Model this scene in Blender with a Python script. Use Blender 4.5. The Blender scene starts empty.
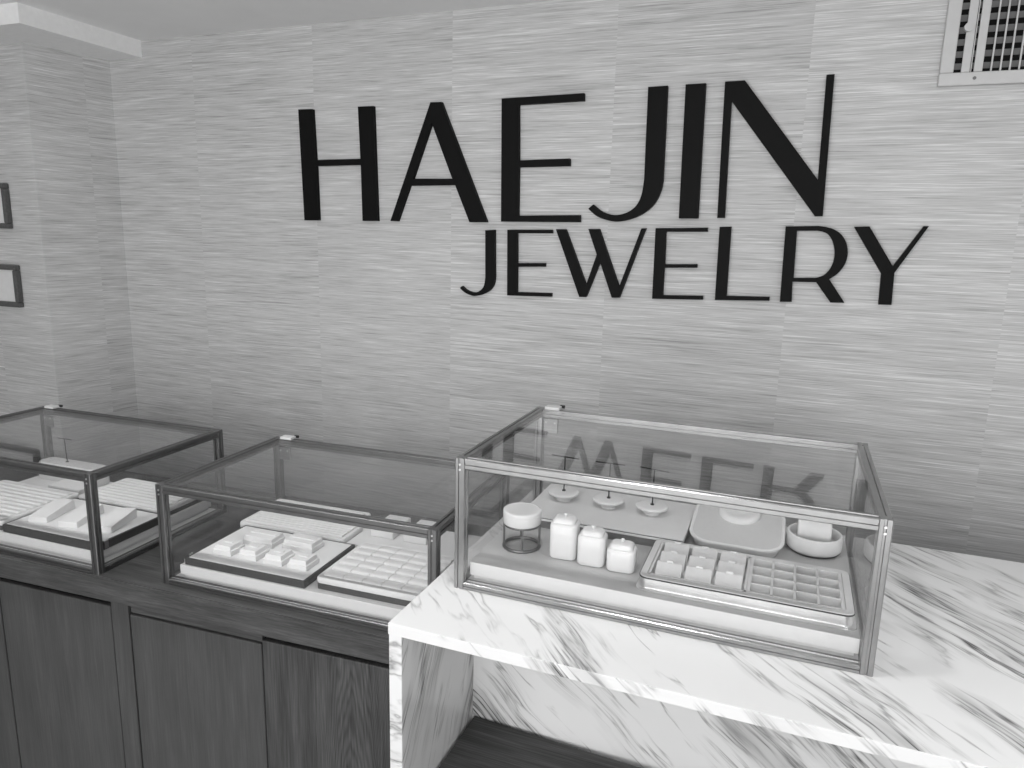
import bpy, bmesh, math, random
from mathutils import Vector, Matrix

random.seed(7)
scene = bpy.context.scene
C = scene.collection
PI = math.pi

# ------------------------------------------------------------------ camera
cam_data = bpy.data.cameras.new('camera')
cam = bpy.data.objects.new('camera', cam_data)
C.objects.link(cam)
cam_data.sensor_fit = 'HORIZONTAL'
cam_data.sensor_width = 36.0
cam_data.lens = 25.404
cam_data.clip_start = 0.02
RIGHT = (0.931349816753212, 0.3632971030996488, 0.02455063569770655)
UP = (-0.09466283317933954, 0.17646957447540393, 0.9797435569060562)
FWD = (-0.3516055557698412, 0.9148080149210943, -0.1987456389154441)
cam.matrix_world = Matrix(((RIGHT[0], UP[0], -FWD[0], 0.0),
                           (RIGHT[1], UP[1], -FWD[1], -1.75),
                           (RIGHT[2], UP[2], -FWD[2], 1.748),
                           (0, 0, 0, 1)))
scene.camera = cam

# ------------------------------------------------------------------ world, light, exposure
scene.view_settings.view_transform = 'Standard'
scene.view_settings.look = 'None'
scene.view_settings.exposure = 0.12
scene.view_settings.gamma = 1.0
scene.view_settings.use_curve_mapping = False

world = bpy.data.worlds.new('overcast_sky')
scene.world = world
world.use_nodes = True
wb = world.node_tree.nodes['Background']
wb.inputs['Color'].default_value = (0.9, 0.9, 0.9, 1)
wb.inputs['Strength'].default_value = 0.6

def area_light(name, loc, size, size_y, power, direction, spread=PI):
    l = bpy.data.lights.new(name, 'AREA')
    l.shape = 'RECTANGLE'; l.size = size; l.size_y = size_y
    l.energy = power; l.spread = spread
    o = bpy.data.objects.new(name, l); C.objects.link(o)
    o.location = loc
    o.rotation_euler = Vector(direction).to_track_quat('-Z', 'Y').to_euler()
    return o

# daylight entering through the shop window behind the photographer
area_light('window_daylight', (-0.45, -3.44, 1.45), 3.1, 1.8, 66.0, (0, 1, 0))
# daylight entering through the side window on the right
area_light('side_window_daylight', (3.76, -1.9, 1.40), 1.6, 1.7, 5.0, (-1, 0, 0))
# light of the recessed ceiling lamps
def disc_light(loc, power):
    l = bpy.data.lights.new('downlight_beam', 'AREA'); l.shape = 'DISK'; l.size = 0.13; l.energy = power
    l.spread = math.radians(85)
    o = bpy.data.objects.new('downlight_beam', l); C.objects.link(o); o.location = loc
DOWNLIGHTS = [(-0.35, -0.85), (0.75, -0.85), (1.95, -0.85), (0.15, -2.2), (-1.25, -0.80), (-2.05, -0.85)]
for (dx, dy), pw in zip(DOWNLIGHTS, (1.2, 2.0, 13.0, 5.0, 2.4, 1.6)): disc_light((dx, dy, 2.425), pw)

# ------------------------------------------------------------------ dimensions (metres)
Z_CEIL = 2.434
Z_SOFFIT = 2.374
Z_DESK = 1.0915          # marble top
Z_WOOD = 0.9010          # dark wood worktop
X_CORNER = -2.526        # inner corner of the alcove on the back wall
X_JUT, Y_JUT = -2.596, 0.149
Y_WALL = 0.4403          # back wall
GS = 1.0                 # size factor for the things being built

# ------------------------------------------------------------------ material helpers
def new_mat(name):
    m = bpy.data.materials.new(name); m.use_nodes = True
    nt = m.node_tree; nt.nodes.clear()
    return m, nt

def N(nt, typ, **kw):
    n = nt.nodes.new(typ)
    for k, v in kw.items():
        if k in n.bl_rna.properties.keys(): setattr(n, k, v)
    return n

def math_node(nt, op, a, b=None, c=None, clamp=False):
    n = nt.nodes.new('ShaderNodeMath'); n.operation = op; n.use_clamp = clamp
    for i, v in enumerate((a, b, c)):
        if v is None: continue
        if isinstance(v, (int, float)): n.inputs[i].default_value = v
        else: nt.links.new(v, n.inputs[i])
    return n.outputs[0]

def ramp(nt, fac, stops, interp='LINEAR'):
    n = nt.nodes.new('ShaderNodeValToRGB'); n.color_ramp.interpolation = interp
    el = n.color_ramp.elements
    while len(el) < len(stops): el.new(0.5)
    for e, (p, g) in zip(el, stops):
        e.position = p; e.color = (g, g, g, 1)
    nt.links.new(fac, n.inputs[0])
    return n.outputs[0]

def noise(nt, vec, scale=1.0, detail=3.0, rough=0.5, distort=0.0):
    n = nt.nodes.new('ShaderNodeTexNoise')
    n.inputs['Scale'].default_value = scale; n.inputs['Detail'].default_value = detail
    n.inputs['Roughness'].default_value = rough; n.inputs['Distortion'].default_value = distort
    nt.links.new(vec, n.inputs['Vector'])
    return n.outputs[0]

def principled(nt, rough=0.5, metal=0.0, spec=0.5):
    b = nt.nodes.new('ShaderNodeBsdfPrincipled'); o = nt.nodes.new('ShaderNodeOutputMaterial')
    b.inputs['Roughness'].default_value = rough; b.inputs['Metallic'].default_value = metal
    b.inputs['Specular IOR Level'].default_value = spec
    nt.links.new(b.outputs[0], o.inputs[0])
    return b

def combine(nt, x, y, z):
    n = nt.nodes.new('ShaderNodeCombineXYZ')
    for i, v in enumerate((x, y, z)):
        if isinstance(v, (int, float)): n.inputs[i].default_value = v
        else: nt.links.new(v, n.inputs[i])
    return n.outputs[0]

def obj_xyz(nt):
    t = nt.nodes.new('ShaderNodeTexCoord'); s = nt.nodes.new('ShaderNodeSeparateXYZ')
    nt.links.new(t.outputs['Object'], s.inputs[0])
    return s.outputs[0], s.outputs[1], s.outputs[2]

def bump(nt, height, strength, dist, bsdf):
    b = nt.nodes.new('ShaderNodeBump'); b.inputs['Strength'].default_value = strength
    b.inputs['Distance'].default_value = dist
    nt.links.new(height, b.inputs['Height']); nt.links.new(b.outputs[0], bsdf.inputs['Normal'])

def mix_val(nt, a, b, f):      # a + (b-a)*f with values
    return math_node(nt, 'ADD', math_node(nt, 'MULTIPLY', a, math_node(nt, 'SUBTRACT', 1.0, f)), math_node(nt, 'MULTIPLY', b, f))

def plain(name, g, rough=0.5, metal=0.0, spec=0.5, speck=0.03, scale=60.0):
    """grey procedural material with a faint mottling"""
    m, nt = new_mat(name); b = principled(nt, rough, metal, spec)
    x, y, z = obj_xyz(nt)
    f = noise(nt, combine(nt, x, y, z), scale, 2.0)
    nt.links.new(ramp(nt, f, ((0.25, g * (1 - speck)), (0.75, min(1.0, g * (1 + speck))))), b.inputs['Base Color'])
    return m

def grasscloth(name):
    m, nt = new_mat(name); b = principled(nt, 0.75, 0.0, 0.25)
    x, y, z = obj_xyz(nt)
    u = math_node(nt, 'ADD', x, y)
    strip = math_node(nt, 'FLOOR', math_node(nt, 'DIVIDE', math_node(nt, 'ADD', u, 1.070 - 0.4403), 0.5257))
    wn = nt.nodes.new('ShaderNodeTexWhiteNoise'); wn.noise_dimensions = '1D'
    nt.links.new(strip, wn.inputs['W'])
    off = math_node(nt, 'MULTIPLY', wn.outputs[0], 37.0)
    def streak(ku, kz, det, ro, sh):
        return noise(nt, combine(nt, math_node(nt, 'MULTIPLY', u, ku), math_node(nt, 'ADD', off, sh), math_node(nt, 'MULTIPLY', z, kz)), 1.0, det, ro)
    hair = streak(9.0, 900.0, 2.0, 0.6, 3.0)
    fine = streak(7.0, 440.0, 3.0, 0.7, 0.0)
    mid = streak(4.0, 180.0, 2.0, 0.6, 5.0)
    cloud = streak(2.2, 22.0, 2.0, 0.5, 11.0)
    v = math_node(nt, 'ADD', math_node(nt, 'MULTIPLY', fine, 0.42), math_node(nt, 'MULTIPLY', mid, 0.22))
    v = math_node(nt, 'ADD', v, math_node(nt, 'MULTIPLY', cloud, 0.10))
    v = math_node(nt, 'ADD', v, math_node(nt, 'MULTIPLY', hair, 0.32))
    v = math_node(nt, 'ADD', v, math_node(nt, 'MULTIPLY', math_node(nt, 'SUBTRACT', wn.outputs[0], 0.5), 0.025))
    nt.links.new(ramp(nt, v, ((0.40, 0.30), (0.49, 0.49), (0.57, 0.57), (0.65, 0.76))), b.inputs['Base Color'])
    bump(nt, v, 0.10, 0.002, b)
    return m

def marble(name, rot, seed, dens=0.49, grad=0.0):
    """white marble whose dark veins run along local x after the rotation"""
    m, nt = new_mat(name); b = principled(nt, 0.22, 0.0, 0.5)
    t = nt.nodes.new('ShaderNodeTexCoord'); mp = nt.nodes.new('ShaderNodeMapping')
    mp.inputs['Rotation'].default_value = rot; mp.inputs['Location'].default_value = seed
    nt.links.new(t.outputs['Object'], mp.inputs[0])
    s = nt.nodes.new('ShaderNodeSeparateXYZ'); nt.links.new(mp.outputs[0], s.inputs[0])
    a, c, d = s.outputs
    # gentle waviness of the vein direction
    w = noise(nt, combine(nt, math_node(nt, 'MULTIPLY', a, 4.0), math_node(nt, 'MULTIPLY', c, 4.0), d), 1.0, 2.0, 0.5)
    c2 = math_node(nt, 'ADD', c, math_node(nt, 'MULTIPLY', math_node(nt, 'SUBTRACT', w, 0.5), 0.055))
    big = noise(nt, combine(nt, math_node(nt, 'MULTIPLY', a, 1.7), math_node(nt, 'MULTIPLY', c2, 6.5), math_node(nt, 'MULTIPLY', d, 3.0)), 1.0, 3.0, 0.55)
    ox, oy, oz = obj_xyz(nt)
    big = math_node(nt, 'ADD', big, math_node(nt, 'MULTIPLY', math_node(nt, 'SUBTRACT', ox, 0.75), grad))
    zone = ramp(nt, big, ((dens, 0.0), (dens + 0.14, 1.0)))
    v1 = noise(nt, combine(nt, math_node(nt, 'MULTIPLY', a, 2.6), math_node(nt, 'MULTIPLY', c2, 46.0), math_node(nt, 'MULTIPLY', d, 8.0)), 1.0, 4.0, 0.55, 0.08)
    r1 = math_node(nt, 'ABSOLUTE', math_node(nt, 'SUBTRACT', v1, 0.5))
    line1 = ramp(nt, r1, ((0.0, 1.0), (0.02, 0.45), (0.065, 0.0)))
    v2 = noise(nt, combine(nt, math_node(nt, 'MULTIPLY', a, 2.2), math_node(nt, 'MULTIPLY', c2, 18.0), math_node(nt, 'MULTIPLY', d, 5.0)), 1.0, 4.0, 0.55, 0.10)
    r2 = math_node(nt, 'ABSOLUTE', math_node(nt, 'SUBTRACT', v2, 0.47))
    line2 = ramp(nt, r2, ((0.0, 1.0), (0.012, 0.4), (0.03, 0.0)))
    brk = ramp(nt, noise(nt, combine(nt, math_node(nt, 'MULTIPLY', a, 9.0), math_node(nt, 'MULTIPLY', c2, 12.0), d), 1.0, 2.0, 0.5), ((0.45, 0.0), (0.62, 1.0)))
    smoke = ramp(nt, v2, ((0.40, 0.0), (0.68, 1.0)))
    brk2 = ramp(nt, noise(nt, combine(nt, math_node(nt, 'MULTIPLY', a, 7.0), math_node(nt, 'MULTIPLY', c2, 30.0), d), 1.0, 3.0, 0.6), ((0.36, 0.15), (0.62, 1.0)))
    line1 = math_node(nt, 'MULTIPLY', line1, brk2)
    dark = math_node(nt, 'MULTIPLY', math_node(nt, 'MULTIPLY', line1, zone), 1.15)
    dark = math_node(nt, 'ADD', dark, math_node(nt, 'MULTIPLY', math_node(nt, 'MULTIPLY', line2, brk), 0.42))
    dark = math_node(nt, 'ADD', dark, math_node(nt, 'MULTIPLY', math_node(nt, 'MULTIPLY', smoke, zone), 0.42), clamp=True)
    nt.links.new(ramp(nt, dark, ((0.0, 0.74), (0.35, 0.40), (1.0, 0.05))), b.inputs['Base Color'])
    return m

def oak(name, axis, lo, hi, rings=False):
    """dark stained oak, grain along the given axis"""
    m, nt = new_mat(name); b = principled(nt, 0.5, 0.0, 0.35)
    x, y, z = obj_xyz(nt)
    k = {'x': (7, 260, 260), 'y': (260, 7, 260), 'z': (260, 260, 7)}[axis]
    vec = combine(nt, math_node(nt, 'MULTIPLY', x, k[0]), math_node(nt, 'MULTIPLY', y, k[1]), math_node(nt, 'MULTIPLY', z, k[2]))
    pores = noise(nt, vec, 1.0, 4.0, 0.65, 0.3)
    k2 = [v * (0.12 if v > 10 else 0.45) for v in k]
    soft = noise(nt, combine(nt, math_node(nt, 'MULTIPLY', x, k2[0]), math_node(nt, 'MULTIPLY', y, k2[1]), math_node(nt, 'MULTIPLY', z, k2[2])), 1.0, 2.0, 0.5)
    v = math_node(nt, 'ADD', math_node(nt, 'MULTIPLY', pores, 0.6), math_node(nt, 'MULTIPLY', soft, 0.4))
    if rings:   # cathedral figure: nested arches about the board's centre line
        ax = math_node(nt, 'MULTIPLY', math_node(nt, 'ADD', x, rings), 9.0)
        q = math_node(nt, 'ADD', math_node(nt, 'MULTIPLY', math_node(nt, 'MULTIPLY', ax, ax), 2.6), math_node(nt, 'MULTIPLY', z, 1.9))
        q = math_node(nt, 'ADD', q, math_node(nt, 'MULTIPLY', soft, 0.7))
        wv = math_node(nt, 'POWER', math_node(nt, 'ABSOLUTE', math_node(nt, 'SINE', math_node(nt, 'MULTIPLY', q, 26.0))), 3.0)
        v = math_node(nt, 'SUBTRACT', v, math_node(nt, 'MULTIPLY', wv, 0.13))
    nt.links.new(ramp(nt, v, ((0.30, lo), (0.52, (lo + hi) / 2), (0.68, hi))), b.inputs['Base Color'])
    bump(nt, v, 0.2, 0.002, b)
    return m

def brushed(name, g, rough, axis='x'):
    m, nt = new_mat(name); b = principled(nt, rough, 1.0, 0.5)
    x, y, z = obj_xyz(nt)
    f = noise(nt, combine(nt, math_node(nt, 'MULTIPLY', x, 30), math_node(nt, 'MULTIPLY', y, 30), math_node(nt, 'MULTIPLY', z, 30)), 1.0, 2.0)
    nt.links.new(ramp(nt, f, ((0.3, g * 0.92), (0.7, g * 1.06))), b.inputs['Base Color'])
    return m

def clear_glass(name, tint):
    """thin sheet glass: straight transmission plus a Schlick reflection on both sides"""
    m, nt = new_mat(name)
    g = nt.nodes.new('ShaderNodeNewGeometry'); dp = nt.nodes.new('ShaderNodeVectorMath'); dp.operation = 'DOT_PRODUCT'
    nt.links.new(g.outputs['Normal'], dp.inputs[0]); nt.links.new(g.outputs['Incoming'], dp.inputs[1])
    cosv = math_node(nt, 'ABSOLUTE', dp.outputs['Value'])
    f = math_node(nt, 'ADD', 0.04, math_node(nt, 'MULTIPLY', 0.96, math_node(nt, 'POWER', math_node(nt, 'SUBTRACT', 1.0, cosv), 5.0)), clamp=True)
    tr = nt.nodes.new('ShaderNodeBsdfTransparent')
    t2 = nt.nodes.new('ShaderNodeTexCoord')
    haze = noise(nt, t2.outputs['Object'], 3.0, 2.0)
    nt.links.new(ramp(nt, haze, ((0.2, tint * 0.99), (0.8, tint))), tr.inputs[0])
    gl = nt.nodes.new('ShaderNodeBsdfGlossy'); gl.inputs['Roughness'].default_value = 0.0
    mx = nt.nodes.new('ShaderNodeMixShader'); o = nt.nodes.new('ShaderNodeOutputMaterial')
    nt.links.new(f, mx.inputs[0]); nt.links.new(tr.outputs[0], mx.inputs[1]); nt.links.new(gl.outputs[0], mx.inputs[2])
    nt.links.new(mx.outputs[0], o.inputs[0])
    return m

def emitter(name, strength):
    m, nt = new_mat(name); e = nt.nodes.new('ShaderNodeEmission'); o = nt.nodes.new('ShaderNodeOutputMaterial')
    e.inputs['Color'].default_value = (1, 1, 1, 1); e.inputs['Strength'].default_value = strength
    nt.links.new(e.outputs[0], o.inputs[0]); return m

WALL = grasscloth('grasscloth_wallpaper')
CEIL = plain('ceiling_paint', 0.84, 0.8, 0.0, 0.2, 0.02, 8)
TRIM = plain('white_trim_paint', 0.88, 0.6)
FLOOR = plain('floor_vinyl', 0.42, 0.5, speck=0.12, scale=5)
MARBLE_TOP = marble('marble_top', (math.radians(14), 0, math.radians(46)), (0.4, 0.33, 0.0), 0.52, 0.10)
MARBLE_BACK = marble('marble_back_panel', (math.radians(-90), 0, math.radians(42)), (0.0, 0.0, 0.0), 0.43)
MARBLE_EDGE = marble('marble_front_edge', (math.radians(-90), 0, math.radians(42)), (0.15, 0.4, 0.0), 0.52)
MARBLE_SIDE = marble('marble_side_panel', (math.radians(-90), math.radians(90), math.radians(62)), (0.3, 0.0, 0.0), 0.47)
OAK_X = oak('dark_oak_long_grain', 'x', 0.020, 0.098)
OAK_Z = oak('dark_oak_upright_grain', 'z', 0.040, 0.080)
OAK_CATH = oak('dark_oak_arched_grain', 'z', 0.022, 0.100, rings=0.20)
OAK_TABLE = oak('black_brown_worn_wood', 'x', 0.006, 0.110)
SILVER = brushed('satin_silver_metal', 0.36, 0.28)
DARK_METAL = brushed('darker_satin_metal', 0.20, 0.42)  # darker, rougher metal for the two left frames and the wire stand
STEEL = brushed('bright_steel', 0.80, 0.32)
NICKEL = plain('matt_nickel', 0.72, 0.4)
GLASS = clear_glass('clear_glass', 0.985)
BLACK = plain('black_letters_and_gap_shade', 0.004, 0.6, 0.0, 0.12)  # the letters' own black; also painted shade in door gaps and vent
BLACK_METAL = plain('black_metal', 0.012, 0.4)
WHITE = plain('white_leatherette', 0.76, 0.55, 0.0, 0.3, 0.02, 90)
PORCELAIN = plain('white_glazed_ceramic', 0.78, 0.18, 0.0, 0.5, 0.01)
OFFWHITE = plain('pale_grey_microfibre', 0.60, 0.8, 0.0, 0.2, 0.03, 120)
BOARD = plain('pale_stone_board', 0.70, 0.5, 0.0, 0.4, 0.05, 18)
PLATFORM_GREY = plain('grey_platform_sheet', 0.44, 0.5, 0.0, 0.4, 0.06, 14)
PLATFORM = plain('white_platform_laminate', 0.70, 0.45, 0.0, 0.4, 0.02)
CHARCOAL = plain('charcoal_tray_side', 0.045, 0.6)
GREYCARD = plain('light_grey_plastic', 0.62, 0.5, 0.0, 0.4, 0.02)
VENT_WHITE = plain('vent_enamel', 0.56, 0.45)
VENT_GREY = plain('vent_louver_grey', 0.16, 0.5)
PAPER = plain('certificate_paper', 0.70, 0.7)
FRAME_WOOD = plain('dark_picture_frame', 0.085, 0.4, speck=0.25, scale=160)
LAMP = emitter('downlight_glow', 22.0)
MULLION = plain('window_frame_black', 0.05, 0.5)

# ------------------------------------------------------------------ mesh helpers
def box(bm, x0, x1, y0, y1, z0, z1, bevel=0.0, seg=2, rot=0.0, centre=None):
    r = bmesh.ops.create_cube(bm, size=1.0)
    vs = r['verts']
    for v in vs:
        v.co = Vector(((x0 + x1) / 2 + v.co.x * (x1 - x0), (y0 + y1) / 2 + v.co.y * (y1 - y0), (z0 + z1) / 2 + v.co.z * (z1 - z0)))
    if bevel > 0:
        es = list({e for v in vs for e in v.link_edges})
        res = bmesh.ops.bevel(bm, geom=es, offset=bevel, segments=seg, affect='EDGES', profile=0.5)
        vs = list({v for f in res['faces'] for v in f.verts} | {v for v in vs if v.is_valid})
    if rot:
        c = Vector(centre) if centre else Vector(((x0 + x1) / 2, (y0 + y1) / 2, 0))
        bmesh.ops.rotate(bm, verts=[v for v in vs if v.is_valid], cent=c, matrix=Matrix.Rotation(rot, 3, 'Z'))
    return [v for v in vs if v.is_valid]

def prism(bm, poly, z0, z1, top_scale=1.0, bottom_scale=1.0):
    """upright prism over a polygon given counter-clockwise"""
    cx = sum(p[0] for p in poly) / len(poly); cy = sum(p[1] for p in poly) / len(poly)
    lo = [bm.verts.new((cx + (p[0] - cx) * bottom_scale, cy + (p[1] - cy) * bottom_scale, z0)) for p in poly]
    hi = [bm.verts.new((cx + (p[0] - cx) * top_scale, cy + (p[1] - cy) * top_scale, z1)) for p in poly]
    n = len(poly)
    for i in range(n):
        bm.faces.new((lo[i], lo[(i + 1) % n], hi[(i + 1) % n], hi[i]))
    bm.faces.new(hi); bm.faces.new(lo[::-1])
    return lo + hi

def rrect(cx, cy, w, d, r, n=6):
    pts = []
    for sx, sy, a0 in ((1, 1, 0), (-1, 1, 90), (-1, -1, 180), (1, -1, 270)):
        for k in range(n + 1):
            a = math.radians(a0 + 90 * k / n)
            pts.append((cx + sx * (w / 2 - r) + r * math.cos(a), cy + sy * (d / 2 - r) + r * math.sin(a)))
    return pts

def loft(bm, rings, cap0=True, cap1=True):
    """skin a list of equally long closed rings of points"""
    vr = [[bm.verts.new(p) for p in ring] for ring in rings]
    n = len(vr[0])
    for a, b in zip(vr, vr[1:]):
        for i in range(n):
            bm.faces.new((a[i], a[(i + 1) % n], b[(i + 1) % n], b[i]))
    if cap0: bm.faces.new(vr[0][::-1])
    if cap1: bm.faces.new(vr[-1])

def rr_stack(bm, cx, cy, levels, n=6):
    """stack of rounded rectangles: levels = (w, d, r, z)"""
    loft(bm, [[(x, y, z) for x, y in rrect(cx, cy, w, d, r, n)] for w, d, r, z in levels])

def lathe(bm, cx, cy, prof, seg=40, cap0=True, cap1=True):
    loft(bm, [[(cx + r * math.cos(2 * PI * i / seg), cy + r * math.sin(2 * PI * i / seg), z) for i in range(seg)] for r, z in prof], cap0, cap1)

def cyl(bm, a, b, r, seg=16):
    a = Vector(a); b = Vector(b); d = (b - a).normalized()
    u = d.orthogonal().normalized(); w = d.cross(u)
    loft(bm, [[tuple(p + r * (math.cos(2 * PI * i / seg) * u + math.sin(2 * PI * i / seg) * w)) for i in range(seg)] for p in (a, b)])

def ring_tube(bm, cx, cy, cz, R, r, seg=40, rs=8):
    vr = []
    for i in range(seg):
        a = 2 * PI * i / seg
        vr.append([bm.verts.new((cx + (R + r * math.cos(2 * PI * k / rs)) * math.cos(a), cy + (R + r * math.cos(2 * PI * k / rs)) * math.sin(a), cz + r * math.sin(2 * PI * k / rs))) for k in range(rs)])
    for i in range(seg):
        a, b = vr[i], vr[(i + 1) % seg]
        for k in range(rs):
            bm.faces.new((a[k], b[k], b[(k + 1) % rs], a[(k + 1) % rs]))

def bar(bm, a, b, prof, up):
    """extrude a closed 2-D profile (u, w) from a to b; u runs along 'up' x axis, w along 'up'"""
    a = Vector(a); b = Vector(b); d = (b - a).normalized(); w = Vector(up); u = w.cross(d).normalized()
    loft(bm, [[tuple(p + q[0] * u + q[1] * w) for q in prof] for p in (a, b)])

def BM(): return bmesh.new()

def link_mesh(name, bm, mat, parent=None, smooth=False, angle=35):
    bmesh.ops.recalc_face_normals(bm, faces=bm.faces[:])
    me = bpy.data.meshes.new(name); bm.to_mesh(me); bm.free()
    me.materials.append(mat)
    if smooth:
        for p in me.polygons: p.use_smooth = True
        me.set_sharp_from_angle(angle=math.radians(angle))
    o = bpy.data.objects.new(name, me); C.objects.link(o)
    if parent: o.parent = parent
    return o

def tag(o, label, cat, group=None):
    o['label'] = label; o['category'] = cat
    if group: o['group'] = group
    return o

def thing(name, label, cat, loc=(0, 0, 0), rotz=0.0, group=None):
    o = bpy.data.objects.new(name, None); C.objects.link(o)
    o.empty_display_size = 0.05; o.scale = (GS, GS, GS)
    o.location = loc; o.rotation_euler = (0, 0, rotz)
    return tag(o, label, cat, group)

def struct(name, bm, mat, smooth=False):
    o = link_mesh(name, bm, mat, None, smooth); o['kind'] = 'structure'; return o

def dup(root, loc, rotz, label, group=None):
    r = root.copy(); C.objects.link(r); r.location = loc; r.rotation_euler = (0, 0, rotz); r['label'] = label
    if group: r['group'] = group
    for ch in list(root.children):
        c = ch.copy(); C.objects.link(c); c.parent = r
        for g in list(ch.children):
            d = g.copy(); C.objects.link(d); d.parent = c
    return r

# ================================================================== THE ROOM
XL, XR, YF = -4.2, 3.8, -3.5
bm = BM(); box(bm, XL, XR, YF, Y_WALL, -0.05, 0.0); struct('floor', bm, FLOOR)
bm = BM(); box(bm, XL - 0.05, XR + 0.05, YF - 0.05, Y_WALL + 0.05, Z_CEIL, Z_CEIL + 0.06); struct('ceiling', bm, CEIL)
bm = BM(); box(bm, XL, XR, Y_WALL, Y_WALL + 0.05, 0.0, Z_CEIL); struct('wall_back', bm, WALL)
bm = BM(); prism(bm, [(XL, Y_JUT), (X_JUT, Y_JUT), (X_CORNER, Y_WALL), (XL, Y_WALL)], 0.0, Z_SOFFIT); struct('wall_left_return', bm, WALL)
bm = BM(); prism(bm, [(XL, -0.0252), (-2.3607, -0.0252), (-2.3607, Y_WALL), (XL, Y_WALL)], Z_SOFFIT, Z_CEIL); struct('trim_1', bm, TRIM)
bm = BM(); box(bm, XL - 0.05, XL, YF - 0.05, Y_WALL, 0.0, Z_CEIL); struct('wall_left', bm, WALL)

def wall_with_opening(name, a0, a1, o0, o1, oz0, oz1, fixed0, fixed1, axis):
    bm = BM()
    for p0, p1, q0, q1 in ((a0, o0, 0, Z_CEIL), (o1, a1, 0, Z_CEIL), (o0, o1, 0, oz0), (o0, o1, oz1, Z_CEIL)):
        if axis == 'x': box(bm, p0, p1, fixed0, fixed1, q0, q1)
        else: box(bm, fixed0, fixed1, p0, p1, q0, q1)
    struct(name, bm, TRIM)

def window_frame(name, o0, o1, oz0, oz1, fixed, axis, n):
    bm = BM(); t = 0.04
    def bx(p0, p1, q0, q1):
        if axis == 'x': box(bm, p0, p1, fixed - 0.03, fixed + 0.03, q0, q1)
        else: box(bm, fixed - 0.03, fixed + 0.03, p0, p1, q0, q1)
    bx(o0, o1, oz0, oz0 + t); bx(o0, o1, oz1 - t, oz1)
    for k in range(n + 1):
        c = o0 + t / 2 + (o1 - o0 - t) * k / n
        bx(c - t / 2, c + t / 2, oz0, oz1)
    struct(name, bm, MULLION)

wall_with_opening('wall_front', XL, XR, -2.00, 1.10, 0.55, 2.35, YF, YF + 0.05, 'x')
window_frame('window_1', -2.00, 1.10, 0.55, 2.35, YF + 0.025, 'x', 3)
wall_with_opening('wall_right', YF + 0.05, Y_WALL, -2.7, -1.1, 0.55, 2.25, XR - 0.05, XR, 'y')
window_frame('window_2', -2.7, -1.1, 0.55, 2.25, XR - 0.025, 'y', 2)

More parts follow.
